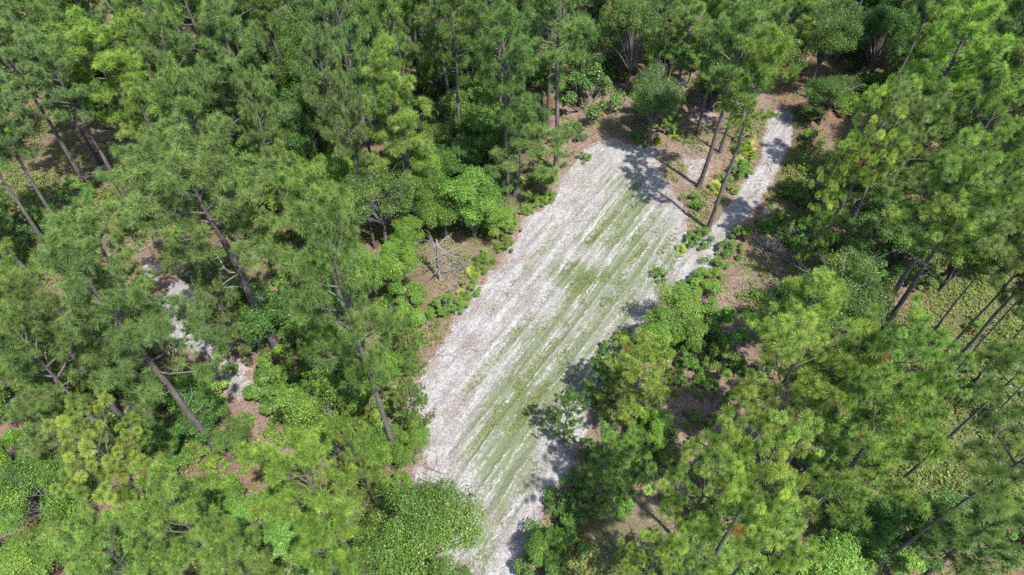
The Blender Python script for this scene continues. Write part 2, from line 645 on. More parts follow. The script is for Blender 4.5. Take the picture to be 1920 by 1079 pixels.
def plant(kind, x, y, h, wm, tone, label, group=None, var=None, rz=None, lean=None):
    i = cnt.get(kind, 0)
    cnt[kind] = i + 1
    tm, cm = PROTO[kind][i % len(PROTO[kind]) if var is None else var]
    e = empty(NAME[kind])
    e.location = (x, y, 0)
    s = wm / WREF[kind]
    e.scale = (s, s, h / HREF[kind])
    e.rotation_euler = (R(rng.normal(0, 1.2)), R(rng.normal(0, 1.2)), rng.uniform(0, 6.28) if rz is None else rz)
    obj("trunk", tm, e)
    c = obj("crown", cm, e)
    c.color = tint(tone)
    tag(e, label, CAT[kind], group)
    TREES.append((x, y, wm / 2, h))
    dz = .72 if kind in ("fine", "long", "narrow", "bare") else .6
    px, py = proj(x, y, h * dz)
    CROWNS.append((float(px), float(py), wm / 2 * 1280 / depth(px, py, h * dz), y))
    return e


def dead_limbs(e, spec, curl=.5, seed=1):
    """bare grey limbs of one tree, each a part of its own: (height share, azimuth, length)"""
    r = np.random.RandomState(seed)
    H = HREF["fine"]
    for zf, az, L in spec:
        mb = MB()
        p = np.array([0, 0, zf * H]); pts = [p]; a = R(az) - e.rotation_euler.z; el = .1
        for k in range(6):
            a += r.normal(0, curl); el += r.normal(.02, .3 * curl + .1)
            p = p + np.array([math.cos(a) * math.cos(el), math.sin(a) * math.cos(el), math.sin(el)]) * L / 6
            pts.append(p)
        mb.tube(pts, np.linspace(.035, .009, 7), 5)
        for k in range(5):
            b = pts[r.randint(2, 7)]
            d = np.array([math.cos(a + r.normal(0, 1)), math.sin(a + r.normal(0, 1)), r.normal(.1, .4)]) * L * .22
            mb.tube([b, b + d * .6, b + d + r.normal(0, .08, 3)], [.014, .01, .005], 4)
        obj("dead_branch", mb.mesh("dead_branch", [M_DEAD], True), e)


def by_base(kind, base, top, wpx, tone, label, **kw):
    x, y = at(*base)
    h = h_of(x, y, *top)
    d = depth(top[0], top[1], h - 2)
    return plant(kind, x, y, h, wpx * d / 1280, tone, label, **kw)


def by_crown(kind, c, wpx, tone, label, h=12., **kw):
    dz = {"fine": 2.3, "long": 2., "narrow": 3.2, "young": 1.6}.get(kind, h * .4)
    z = h - dz * h / HREF.get(kind, h) if kind in ("fine", "long", "narrow") else h * .62
    x, y = at(c[0], c[1], z)
    d = depth(c[0], c[1], z)
    return plant(kind, x, y, h, wpx * d / 1280, tone, label, **kw)
#PLACES

# ------------------------------------------------------------------ regions of the ground (outlines on the ground plane)
def poly(pts):
    return np.array([at(*p) for p in pts])


def sdist(poly_, X, Y):
    """signed distance to a polygon, positive inside"""
    inside = np.zeros(X.shape, bool)
    dm = np.full(X.shape, 1e9)
    n = len(poly_)
    for i in range(n):
        x1, y1 = poly_[i]
        x2, y2 = poly_[(i + 1) % n]
        cnd = ((y1 > Y) != (y2 > Y)) & (X < (x2 - x1) * (Y - y1) / (y2 - y1 + 1e-12) + x1)
        inside ^= cnd
        t = np.clip(((X - x1) * (x2 - x1) + (Y - y1) * (y2 - y1)) / ((x2 - x1) ** 2 + (y2 - y1) ** 2 + 1e-12), 0, 1)
        dm = np.minimum(dm, np.hypot(X - x1 - t * (x2 - x1), Y - y1 - t * (y2 - y1)))
    return np.where(inside, dm, -dm)


CLEAR = poly([(830, 1150), (825, 1040), (810, 960), (795, 880), (800, 780), (805, 690), (850, 605), (905, 515), (985, 430), (1055, 355), (1105, 285), (1135, 255),
              (1160, 252), (1225, 288), (1272, 360), (1298, 440), (1310, 500), (1265, 550), (1210, 610), (1170, 680), (1110, 760), (1085, 850),
              (1040, 930), (1000, 1000), (960, 1090), (940, 1150)])
TRACK = poly([(1258, 520), (1284, 472), (1335, 414), (1390, 348), (1420, 300), (1434, 250), (1455, 205), (1478, 188), (1492, 225), (1478, 287), (1452, 345),
              (1414, 407), (1373, 452), (1331, 502), (1290, 548)])
LITTER = [poly([(1040, 330), (1055, 230), (1110, 90), (1200, 80), (1320, 110), (1440, 150), (1450, 240), (1390, 350), (1300, 460), (1250, 380), (1150, 270), (1080, 300)]),
          poly([(1190, 1040), (1170, 900), (1290, 700), (1330, 590), (1400, 480), (1430, 380), (1510, 380), (1480, 480), (1420, 600), (1420, 720), (1330, 860), (1260, 1079)]),
          poly([(380, 640), (440, 620), (500, 720), (520, 800), (560, 850), (480, 860), (440, 760)]),
          poly([(790, 540), (800, 430), (880, 450), (920, 480), (830, 590), (800, 640)]),
          poly([(780, 690), (800, 640), (840, 600), (800, 890), (760, 870)])]
SANDK = [.78, .75, .5, .55]
SANDP = [poly([(390, 495), (420, 545), (385, 600), (410, 650), (460, 690), (480, 740), (440, 745), (380, 680), (305, 650), (280, 570), (330, 530)]),
         poly([(250, 480), (290, 480), (300, 530), (260, 530)]),
         poly([(1300, 180), (1350, 180), (1350, 240), (1300, 235)]),
         poly([(1280, 300), (1330, 290), (1330, 330), (1290, 345)])]
CARPET = [poly([(1400, 490), (1440, 380), (1490, 260), (1530, 300), (1530, 400), (1460, 480), (1420, 560)]), poly([(1740, 690), (1700, 620), (1760, 520), (1920, 480), (2000, 560), (1960, 760), (1850, 900), (1700, 960), (1640, 930), (1690, 830)]),
          poly([(20, 330), (110, 320), (240, 380), (250, 450), (120, 480), (60, 480), (0, 420)])]
STRIPE = R(57)


def vnoise(X, Y, sc, seed):
    r = np.random.RandomState(seed)
    T = r.rand(64, 64)
    u = X / sc + 1000.3; v = Y / sc + 1000.7
    i = np.floor(u).astype(int); j = np.floor(v).astype(int)
    fu = u - i; fv = v - j
    fu = fu * fu * (3 - 2 * fu); fv = fv * fv * (3 - 2 * fv)
    g = lambda a, b: T[a % 64, b % 64]
    return (g(i, j) * (1 - fu) + g(i + 1, j) * fu) * (1 - fv) + (g(i, j + 1) * (1 - fu) + g(i + 1, j + 1) * fu) * fv


def fbm(X, Y, sc, seed, o=3):
    return sum(vnoise(X, Y, sc / 2 ** k, seed + k) * .5 ** k for k in range(o)) / sum(.5 ** k for k in range(o))


def sstep(v, a, b):
    t = np.clip((v - a) / (b - a), 0, 1)
    return t * t * (3 - 2 * t)


GREENP = [(poly([(1110, 490), (1085, 440), (1130, 370), (1170, 310), (1200, 330), (1235, 390), (1255, 440), (1200, 490)]), .9),
          (poly([(1050, 540), (1060, 510), (1120, 500), (1180, 460), (1215, 470), (1170, 530), (1100, 555)]), 1.5),
          (poly([(890, 720), (950, 630), (1050, 535), (1130, 480), (1200, 420), (1265, 440), (1280, 500), (1215, 600), (1150, 690), (1090, 790), (1000, 790), (930, 760)]), .72),
          (poly([(860, 860), (900, 740), (960, 680), (1060, 700), (1090, 760), (1020, 870), (960, 960), (900, 950)]), 1.0),
          (poly([(1130, 330), (1180, 300), (1200, 340), (1160, 380)]), .5),
          (poly([(1060, 400), (1130, 320), (1150, 340), (1080, 430), (960, 560), (930, 560)]), .42),
          (poly([(1240, 300), (1200, 330), (1270, 440), (1280, 400)]), .3),
          (poly([(880, 1060), (900, 980), (950, 960), (940, 1010), (900, 1079)]), .6)]


def fields(X, Y):
    wob = (fbm(X, Y, 2.2, 3) - .5) * 2.0
    dc = sdist(CLEAR, X, Y)
    dt = sdist(TRACK, X, Y)
    sand = sstep(dc + wob, -1.1, 1.0)
    sand = np.maximum(sand, .92 * sstep(dt + wob * .5, -.35, .5))
    for p, kk in zip(SANDP, SANDK):
        sand = np.maximum(sand, kk * sstep(sdist(p, X, Y) + wob * .8, -.5, .6))
    lit = np.zeros_like(X)
    for p in LITTER:
        lit = np.maximum(lit, sstep(sdist(p, X, Y) + wob, -1.2, .6))
    edge = sstep(dc + wob, -2.4, -.2)
    lit = np.maximum(lit, edge * .9)
    u = X * math.cos(STRIPE) + Y * math.sin(STRIPE)
    v = -X * math.sin(STRIPE) + Y * math.cos(STRIPE)
    gr = np.zeros_like(X)
    for p, k in GREENP:
        gr = np.maximum(gr, k * sstep(sdist(p, X, Y) + wob * 1.5, -1.4, 1.7))
    gr *= sstep(dc, .2, 1.2)
    carpet = sstep(fbm(X, Y, 5, 21), .42, .62) * .75
    for p in CARPET:
        carpet = np.maximum(carpet, sstep(sdist(p, X, Y) + wob, -1, .8))
    carpet *= (1 - sstep(sand, .1, .5)) * (1 - .6 * lit)
    return sand, lit, gr, carpet, u, v, dc, dt


def axis(lo, hi, st, far):
    a = list(np.arange(lo, hi + st / 2, st))
    k, d = [], st
    x = hi
    while x < far:
        d *= 1.25; x += d; k.append(x)
    m, d, x = [], st, lo
    while x > -far:
        d *= 1.25; x -= d; m.append(x)
    return np.array(m[::-1] + a + k)


gx = axis(-30, 30, .2, 900)
gy = axis(6, 58, .2, 900)
X, Y = np.meshgrid(gx, gy)
sand, lit, gr, carpet, U, Vv, dc, dt = fields(X, Y)
ins = (dc > -1).astype(float)
Z = (fbm(X, Y, 3, 40) - .5) * .22 * (1 - sstep(dc, -1, 1) * .6) + (fbm(X, Y, .7, 44) - .5) * .07
Z += ins * .03 * np.sin(Vv * 2 * math.pi / 1.05 + 1.5 * fbm(X, Y, 3, 50)) * sstep(dc, 0, 1)
Z += .12 * sstep(fbm(X, Y, 9, 60), .5, .8) * (1 - sstep(dc, -2, .5))
far = np.maximum(np.abs(X) - 80, np.maximum(np.abs(Y - 30) - 80, 0))
gm = bpy.data.meshes.new("ground")
nx, ny = len(gx), len(gy)
gm.vertices.add(nx * ny)
gm.vertices.foreach_set("co", np.stack([X, Y, Z], -1).astype(np.float32).ravel())
I = (np.arange(ny - 1)[:, None] * nx + np.arange(nx - 1)[None]).ravel()
F = np.stack([I, I + 1, I + nx + 1, I + nx], 1)
gm.loops.add(F.size)
gm.loops.foreach_set("vertex_index", F.astype(np.int32).ravel())
gm.polygons.add(len(F))
gm.polygons.foreach_set("loop_start", (np.arange(len(F)) * 4).astype(np.int32))
for nm, q in (("sand", sand), ("litter", lit), ("cover", gr), ("carpet", carpet)):
    a = gm.attributes.new(nm, 'FLOAT', 'POINT')
    a.data.foreach_set("value", q.astype(np.float32).ravel())
gm.update(calc_edges=True)
gm.shade_smooth()


def ground_mat():
    N = NT("forest_floor")
    tc = N.n("ShaderNodeTexCoord").outputs["Object"]
    st = N.mapping(tc, (1, 1, 1), (0, 0, -STRIPE))          # x now runs along the mown rows
    along = N.mapping(st, (.10, 1.25, 1))
    along2 = N.mapping(st, (.35, 4.2, 1))
    sand, lit, gr, car = N.attr("sand"), N.attr("litter"), N.attr("cover"), N.attr("carpet")
    nf = N.noise(9, tc, 5, .65)
    nm = N.noise(2.1, tc, 5, .65)
    nl = N.noise(.55, tc, 4, .6)
    nvf = N.noise(28, tc, 3, .7)
    # pine straw and leaf litter
    straw = N.mix(N.rng(nm, .35, .66), (.095, .052, .032), (.195, .115, .078))
    straw = N.mix(N.rng(nvf, .42, .66), straw, (.24, .165, .13))
    straw = N.mix(N.rng(nl, .50, .66, 0, .7), straw, (.22, .165, .14))
    nd = N.noise(17, N.mapping(tc, (1, 2.2, 1), (0, 0, .7)), 4, .7)
    straw = N.mix(N.rng(nd, .54, .66, 0, .75), straw, (.06, .045, .035))
    mot = N.noise(5.5, tc, 4, .7)
    pink = N.mix(N.rng(nf, .38, .62), (.15, .09, .066), (.285, .215, .19))
    base = N.mix(N.math('MULTIPLY', lit, N.rng(nm, .3, .6, .45, 1)), straw, pink)
    base = N.mix(N.rng(mot, .52, .64, 0, .65), base, (.085, .06, .042))
    base = N.mix(N.rng(N.noise(3.3, tc, 5, .7), .54, .66, 0, .5), base, (.115, .115, .05))
    base = N.mix(N.rng(mot, .30, .42, .55, 0), base, (.30, .25, .22))
    # low green growth between
    grn = N.mix(N.rng(nvf, .38, .64), (.05, .072, .022), (.125, .145, .045))
    gsel = N.math('MULTIPLY', car, N.rng(nf, .36, .52, 0, 1), True)
    base = N.mix(gsel, base, grn)
    # white sand, with grey and pinkish debris
    snd = N.mix(N.rng(nf, .36, .60), (.235, .218, .216), (.405, .398, .398))
    smear = N.noise(1., N.mapping(st, (.5, 2.4, 1)), 5, .7)
    snd = N.mix(N.rng(smear, .44, .62, 0, .8), snd, N.mix(N.rng(nf, .4, .62), (.155, .142, .138), (.295, .282, .280)))
    snd = N.mix(N.rng(N.noise(3.6, tc, 5, .7), .50, .60, 0, .6), snd, (.20, .165, .16))
    snd = N.mix(N.rng(nl, .50, .66, 0, .8), snd, N.mix(N.rng(nf, .4, .6), (.16, .125, .112), (.27, .24, .228)))
    snd = N.mix(N.rng(nvf, .56, .70, 0, .55), snd, (.22, .18, .165))
    ssel = N.rng(N.math('ADD', sand, N.math('MULTIPLY', N.math('SUBTRACT', N.math('ADD', N.math('MULTIPLY', nm, .6), N.math('MULTIPLY', nf, .4)), .5), 1.7)), .36, .64)
    c = N.mix(ssel, base, snd)
    # thin grass, cut through by bare rows
    n_al = N.noise(1., along, 3, .6)
    n_al2 = N.noise(1., along2, 4, .65)
    g0 = N.math('ADD', gr, N.math('MULTIPLY', N.math('SUBTRACT', n_al2, .5), 1.5))
    g0 = N.math('ADD', g0, N.math('MULTIPLY', N.math('SUBTRACT', nf, .5), 1.1))
    sep = N.n("ShaderNodeSeparateXYZ")
    N.put(sep.inputs[0], st)
    ph = N.math('ADD', N.math('MULTIPLY', sep.outputs[1], 6.2832 / 1.12), N.math('MULTIPLY', N.noise(1., N.mapping(st, (.05, .4, 1)), 2), 9.))
    sn1 = N.math('SINE', N.math('ADD', ph, N.math('MULTIPLY', nm, 3.2)))
    sn2 = N.math('SINE', N.math('ADD', N.math('MULTIPLY', ph, 2.13), N.math('MULTIPLY', nm, 4.5)))
    ln = N.rng(sn1, .80, .98)
    ln2 = N.rng(sn2, .62, .95, 0, .9)
    seg = N.rng(N.noise(1., N.mapping(st, (.25, 2.1, 1)), 4, .65), .44, .58)
    seg2 = N.rng(N.noise(1., N.mapping(st, (.4, 2.7, 1)), 4, .65), .46, .60)
    bare = N.math('MAXIMUM', N.math('MULTIPLY', N.math('MULTIPLY', ln, .8), seg), N.math('MULTIPLY', N.math('MULTIPLY', ln2, .7), seg2))
    bare = N.math('MULTIPLY', bare, N.rng(N.math('ADD', N.math('MULTIPLY', nf, .5), N.math('MULTIPLY', mot, .5)), .40, .54, .0, 1))
    g0 = N.math('ADD', g0, N.math('MULTIPLY', N.math('SUBTRACT', mot, .5), 2.0))
    g0 = N.math('ADD', g0, N.math('MULTIPLY', sn1, -.09))
    g1 = N.math('MULTIPLY', N.math('MULTIPLY', N.rng(g0, .16, .85, 0, 1), N.rng(nvf, .30, .52, .45, .95)), N.math('SUBTRACT', 1., N.math('MULTIPLY', bare, .9)), True)
    thin = N.mix(N.rng(nvf, .36, .62), (.078, .108, .040), (.158, .186, .092))
    c = N.mix(g1, c, thin)
    c = N.mix(N.rng(gr, .95, 1.35, 0, .6), c, N.mix(N.rng(nf, .36, .6), (.06, .082, .026), (.13, .155, .062)))
    rows = N.math('MULTIPLY', bare, N.math('MULTIPLY', sand, N.rng(gr, .15, .6)), True)
    c = N.mix(N.math('MULTIPLY', rows, N.rng(nf, .34, .5)), c, (.455, .45, .45))
    p = N.n("ShaderNodeBsdfPrincipled")
    N.put(p.inputs["Base Color"], c)
    p.inputs["Roughness"].default_value = .95
    p.inputs["Specular IOR Level"].default_value = .08
    bp = N.n("ShaderNodeBump")
    bp.inputs["Strength"].default_value = .9
    bp.inputs["Distance"].default_value = .12
    N.put(bp.inputs["Height"], N.math('ADD', N.math('ADD', nf, N.math('MULTIPLY', nvf, .35)), N.math('MULTIPLY', N.math('ADD', N.math('MULTIPLY', sn2, N.rng(gr, .0, .6, .04, .26)), N.math('MULTIPLY', smear, 1.2)), sand)))
    N.t.links.new(bp.outputs[0], p.inputs["Normal"])
    N.t.links.new(p.outputs[0], N.out.inputs[0])
    return N.m


gm.materials.append(ground_mat())
tag(obj("ground", gm), kind="structure")

# ------------------------------------------------------------------ the trees one can tell apart
# left of the clearing
main = by_base("bare", (521, 662), (400, 275), 300, "mid", "tall forked pine with thick bare greyish trunk left of the sandy clearing", var=0)
dead_limbs(main, ((.5, 185, 1.7), (.52, 5, 1.5), (.42, 190, 1.1), (.38, 350, .8)), .25, 2)
by_base("fine", (411, 852), (175, 410), 290, "mid", "big spreading pine whose dark trunk ends beside the reddish sandy path", var=3)
by_base("fine", (748, 872), (625, 432), 250, "mid", "broad dense pine with pale thin trunk at the clearing's left edge", var=0)
by_base("bare", (165, 360), (-25, 60), 170, "grey", "leaning tall pine with a long bare grey trunk over the low green carpet", var=1)
by_base("bare", (240, 382), (120, 95), 160, "grey", "slim pine with a thin dark trunk beside the long bare grey one", var=2)
by_base("fine", (298, 332), (265, 22), 215, "bright", "large bright yellowish pine standing out among darker crowns", var=0)
by_base("bare", (95, 476), (-70, 210), 150, "grey", "pine at the left margin with trunk rising from a dark round bush", var=2)
by_base("bare", (130, 450), (-10, 190), 150, "grey", "thin crowned pine with straight grey trunk behind the dark round bush", var=1)
by_base("bare", (76, 540), (-60, 330), 150, "grey", "pine at the left margin with short dark trunk piece showing below its crown", var=0)
by_crown("fine", (42, 62), 150, "mid", "mid-green pine filling the top left corner", var=0)
by_crown("fine", (140, 78), 140, "mid", "rounded mid-green pine between the corner and the large bright yellowish pine", var=3, h=11.5)
by_crown("fine", (425, 75), 190, "grey", "wide greyish pine with pale limbs showing behind the large bright pine", var=3, h=13)
by_crown("fine", (350, 228), 160, "mid", "pine dotted with yellow shoots below the wide greyish pine", var=4)
by_crown("fine", (472, 215), 110, "mid", "small rounded pine right of the one dotted with yellow shoots", var=0, h=11)
by_crown("fine", (605, 145), 120, "grey", "greyish pine beside the yellow-leaved slender bush", var=2)
by_crown("fine", (545, 318), 125, "pale", "pale dense pine crown just right of the forked pine's top", var=3, h=10)
by_crown("fine", (300, 345), 190, "mid", "wide pine directly behind the forked pine", var=0, h=10.5)
by_crown("fine", (180, 462), 200, "mid", "wide thin pine dotted with yellow shoots over a pale sandy gap", var=4, h=10)
by_crown("fine", (70, 600), 220, "mid", "spreading pine with pale bare limbs at the middle of the left margin", var=3, h=11)
by_crown("fine", (95, 700), 210, "mid", "loose pine with long pale limbs above the star-tufted pine", var=5, h=10)
by_crown("fine", (60, 785), 150, "grey", "greyish matted pine crown left of the star-tufted pine", var=3, h=8)
by_crown("young", (425, 590), 135, "mid", "small leaning pine crown pressed against the forked pine's trunk", h=7)
star = by_crown("long", (195, 862), 190, "bright", "star-tufted pine with open bare limbs in the lower left", h=9, var=1)
dead_limbs(star, ((.62, 185, 2.0), (.6, 230, 1.7), (.64, 90, .9)), .2, 7)
by_crown("fine", (355, 965), 230, "pale", "large pale pine with yellow shoot tips at the bottom left", h=12, var=4)
by_crown("fine", (585, 895), 230, "yellow", "yellowish feathery pine beside the bright leafy thicket", h=10.5, var=1)
by_crown("fine", (610, 1030), 150, "yellow", "yellowish pine over a round gap of bare ground at the bottom", h=10, var=2)
by_crown("fine", (475, 1060), 190, "pale", "pale pine cut by the bottom edge between two yellowish ones", h=12, var=0)
by_crown("fine", (215, 1055), 190, "pale", "pale pine in the bottom margin under the star-tufted pine", h=11, var=4)
by_base("narrow", (781, 398), (755, 52), 150, "soft", "narrow pointed light green pine with thin dark trunk", var=0)
by_crown("fine", (950, 105), 170, "dark", "dark rounded pine behind the clearing's upper left end", h=13, var=0)
by_base("fine", (966, 366), (925, 185), 185, "dark", "dark bushy pine low over the clearing's upper left edge", var=3)
by_crown("fine", (850, 55), 140, "dark", "dark pine at the top edge between two light ones", var=2)
by_crown("fine", (725, 40), 140, "mid", "mid-green pine at the top edge behind the narrow pointed pine", var=0)
by_crown("fine", (655, 80), 110, "grey", "slim greyish pine at the top edge with its stem showing", var=1)
by_crown("fine", (655, 240), 110, "grey", "greyish pine left of the narrow pointed pine", var=5, h=11)
by_base("bare", (1041, 320), (1062, -25), 190, "mid", "pine on a straight bare trunk at the clearing's top left corner", var=2)
# beyond the clearing and along the track
by_base("fine", (1262, 205), (1288, 10), 130, "mid", "mid-green pine behind the leafy oak at the clearing's far end", var=0)
by_base("bare", (1310, 350), (1372, 30), 175, "mid", "taller of the two pines that throw shadows on the clearing", var=1)
by_base("bare", (1327, 430), (1412, 108), 165, "bright", "nearer of the two pines that throw shadows on the clearing", var=2)
by_base("fine", (1380, 262), (1405, 70), 90, "mid", "thin pine standing next to the narrow sandy track", var=1)
by_base("fine", (1308, 250), (1335, 40), 110, "mid", "pine on a dark stem amid reddish needles beyond the clearing", var=2)
by_base("fine", (1455, 132), (1480, -60), 120, "bright", "light green pine where the sandy track vanishes among trees", var=3)
by_crown("fine", (1420, 40), 130, "mid", "pine at the top edge over the end of the sandy track", var=0)
# right of the clearing
by_crown("fine", (1800, 100), 215, "yellow", "tall yellowish pine towering in the top right", h=13, var=0)
by_crown("fine", (1745, 225), 200, "dark", "dark full pine right below the tall yellowish one", h=11, var=3)
by_crown("fine", (1900, 60), 130, "dark", "dark pine filling the top right corner", var=2)
by_base("long", (1522, 492), (1632, 195), 130, "yellow", "yellow-green tufted pine on a long slanting dark trunk", var=1)
by_base("long", (1490, 500), (1566, 270), 90, "yellow", "low yellowish pine with a grey trunk beside the slanting dark one", var=2)
by_crown("long", (1695, 240), 150, "mid", "blue-green tufted pine next to the yellow-green one", h=11.5, var=0)
by_crown("long", (1845, 335), 180, "fresh", "fresh green tufted pine below the dark full pine", h=12, var=3)
curly = by_base("long", (1640, 606), (1800, 315), 200, "fresh", "tufted pine with curled dead grey limbs on its dark trunk", var=4)
dead_limbs(curly, ((.5, 190, 2.2), (.55, 300, 1.6), (.48, 240, 2.0), (.58, 20, 1.4)), .6, 5)
by_base("bare", (1755, 682), (1900, 390), 110, "mid", "slim pine over the green carpet with a bent dark trunk", var=2)
by_base("long", (1770, 702), (2030, 420), 150, "mid", "pine with the thickest slanting trunk over the green carpet", var=1)
by_base("bare", (1736, 638), (1880, 400), 90, "mid", "very thin pine behind the slim bent one", var=1)
by_base("long", (1690, 900), (2020, 600), 130, "mid", "pine at the right margin whose trunk crosses the green carpet", var=3)
by_base("long", (1622, 1076), (1985, 775), 160, "mid", "pine in the lower right with a long black trunk", var=3)
by_crown("fine", (1510, 548), 220, "yellow", "domed yellowish pine right of the open needle-covered strip", h=8.5, var=3)
by_crown("long", (1490, 690), 250, "bright", "wide light green pine below the domed yellowish one", h=10.5, var=0)
by_base("bare", (1787, 705), (2020, 545), 80, "mid", "thin leaning stem just right of the thickest slanting trunk", var=1)
by_base("bare", (1828, 715), (2060, 570), 80, "mid", "thin dark stem at the right margin over the green carpet", var=2)
by_base("bare", (1852, 790), (2060, 660), 80, "dark", "short dark stem segment over the green carpet's lower end", var=1)
by_base("long", (1510, 905), (1700, 600), 200, "fresh", "fresh green star-tufted pine with trunk in deep shade", var=2)
by_crown("long", (1590, 690), 190, "bright", "light green pine between two wide star-tufted ones", h=11, var=4)
by_crown("long", (1325, 930), 190, "yellow", "yellow star-tufted pine nearest the clearing at lower right", h=11.5, var=3)
by_crown("long", (1450, 870), 200, "yellow", "yellowish star-tufted pine above the shaded trunk base", h=12, var=0)
by_crown("long", (1400, 1035), 210, "yellow", "yellow star-tufted pine cut by the bottom edge", h=12, var=2)
by_crown("long", (1215, 1055), 130, "bright", "small star-tufted pine at the bottom edge beside needle litter", h=9, var=1)
by_crown("fine", (1840, 1000), 210, "dark", "dark low pine in the bottom right corner", h=7.5, var=0)
by_crown("long", (1915, 845), 90, "mid", "pine crown at the right margin under the crossing trunk", h=8, var=1)
by_crown("long", (1715, 775), 110, "fresh", "small star-tufted pine over the middle of the green carpet's edge", h=9, var=3)
# young pines and broadleaved trees
by_crown("young", (1195, 722), 205, "bright", "bushy young pine on the clearing's right edge", h=5.2, var=0)
by_crown("young", (1062, 776), 85, "deep", "small dark young pine leaning over the grass with its shadow beside", h=4.2, var=1)
by_crown("young", (1155, 868), 170, "fresh", "puffy young pine below the bushy one at the clearing's edge", h=5, var=2)
by_crown("young", (1125, 705), 80, "fresh", "slim young pine against the grass beside the bushy one", h=3.4, var=0)
by_crown("broad", (1225, 800), 90, "bright", "bright leafy bush tree behind the puffy young pine", h=3, var=3)
by_crown("young", (1120, 930), 90, "mid", "low young pine on the clearing's edge below the puffy one", h=2.6, var=1)
by_crown("broad", (1275, 585), 140, "bright", "bright leafy small tree at the clearing's right edge", h=4, var=1)
by_crown("broad", (1235, 630), 100, "yellow", "yellow-green leafy small tree closest to the clearing's right edge", h=3.6, var=0)
by_crown("broad", (1030, 1030), 100, "fresh", "leafy round bush at the clearing's lower right end", h=3.2, var=2)
by_crown("oak", (785, 1010), 280, "fresh", "large leafy oak overhanging the sand at the bottom", h=7, var=0)
by_crown("broad", (600, 775), 190, "bright", "bright leafy thicket tree between the reddish path and a pale trunk", h=5.5, var=3)
by_crown("broad", (885, 375), 150, "fresh", "bright leafy tree at the clearing's left edge above the dead snag", h=5, var=3)
by_crown("broad", (830, 395), 110, "fresh", "leafy tree touching the dead snag's upper left side", h=4.2, var=2)
by_crown("broad", (930, 410), 90, "bright", "low bright tree at the clearing's left edge right of the dead snag", h=3, var=3)
by_crown("broad", (790, 345), 110, "soft", "soft green leafy tree behind the dead snag below the narrow pine", h=5, var=2)
by_crown("broad", (760, 440), 90, "bright", "small bright leafy tree left of the dead snag's branches", h=3.4, var=3)
by_crown("oak", (705, 375), 165, "mid", "round oak left of the narrow pine's trunk", h=6.5, var=1)
by_crown("oak", (1232, 180), 120, "grey", "leafy oak with bare grey twigs standing alone beyond the clearing", h=6.5, var=2)
by_crown("oak", (55, 930), 190, "fresh", "leafy oak at the left margin below the greyish matted crown", h=6, var=1)
by_crown("broad", (480, 570), 150, "deep", "deep green tree shaded behind the forked pine's trunk", h=5, var=1)
by_crown("broad", (735, 505), 110, "bright", "bright leafy tree left of the dead snag", h=4.5, var=0)
by_crown("oak", (570, 90), 130, "mid", "leafy oak behind the yellow-leaved slender bush", h=9, var=0)
by_crown("broad", (1020, 328), 65, "yellow", "yellow-green leafy bush at the foot of the straight bare trunk", h=3, var=2)
by_crown("oak", (1560, 178), 115, "deep", "dark leafy oak right of the sandy track's far end", h=4.2, var=1)
by_crown("oak", (1190, 60), 130, "mid", "leafy oak at the top between two straight pines", h=8, var=0)
by_crown("oak", (1560, 55), 120, "mid", "leafy oak at the top edge left of the tall yellowish pine", h=9, var=1)
by_crown("broad", (540, 140), 50, "yellow", "yellow-leaved slender bush among the pines", h=6, var=2)
by_crown("broad", (1625, 425), 150, "mid", "leafy tree behind the two slanting trunks", h=4.5, var=0)
by_crown("broad", (365, 770), 130, "deep", "deep green leafy tree right of the star-tufted pine", h=4, var=3)
by_crown("broad", (1700, 450), 120, "deep", "shaded leafy tree behind the pine with curled dead limbs", h=4, var=1)
by_crown("broad", (1640, 985), 130, "deep", "dark leafy tree in the shade beside the long black trunk", h=3.5, var=0)
by_crown("broad", (640, 330), 110, "bright", "bright leafy tree between the pale dense pine and the round oak", h=5, var=0)
by_crown("broad", (430, 810), 90, "mid", "leafy small tree beside the spreading pine's trunk base", h=3, var=2)
by_crown("oak", (1600, 350), 130, "mid", "leafy oak behind the yellow-green tufted pine", h=5, var=1)
by_crown("oak", (1660, 70), 120, "deep", "dark leafy oak left of the tall yellowish pine", h=7, var=0)
for px_q, py_q, w_q, t_q, h_q, k_q, l_q in (
        (765, 640, 90, "fresh", 4, "young", "young pine at the clearing's left edge beside the broad dense pine"),
        (775, 760, 80, "mid", 5, "young", "thin young pine reaching over the clearing's left litter strip"),
        (705, 700, 110, "bright", 4.5, "broad", "bright leafy tree under the broad dense pine"),
        (770, 830, 90, "bright", 3.2, "broad", "low leafy tree beside the broad dense pine's trunk base"),
        (690, 840, 110, "fresh", 4, "broad", "fresh leafy tree between thicket and large leafy oak"),
        (640, 690, 120, "fresh", 6.5, "young", "young pine tucked below the broad dense pine's crown"),
        (300, 820, 110, "deep", 3.5, "broad", "deep green low tree behind the star-tufted pine's right tufts"),
        (20, 850, 110, "bright", 4, "broad", "bright leafy tree at the left margin above the leafy oak"),
        (120, 1010, 130, "fresh", 4.5, "broad", "fresh leafy tree between the leafy oak and the fallen log"),
        (680, 870, 110, "bright", 7.5, "young", "light feathery young pine in front of the bright thicket")):
    by_crown(k_q, (px_q, py_q), w_q, t_q, l_q, h=h_q)
for o_ in list(COL.objects):
    if any(k_ in o_.get("label", "") for k_ in ("slim bent", "slim pine over", "thickest slanting", "very thin pine", "thin leaning stem", "thin dark stem", "stem segment", "crosses the green", "long black trunk")) and o_.get("category") == "pine":
        o_.children[0].scale = (1.45, 1.45, 1)
n_named = len(CROWNS)
NAMED = [o for o in COL.objects if o.get("label")]


# ------------------------------------------------------------------ labels by the nearest named tree
def short(o):
    return o["label"]


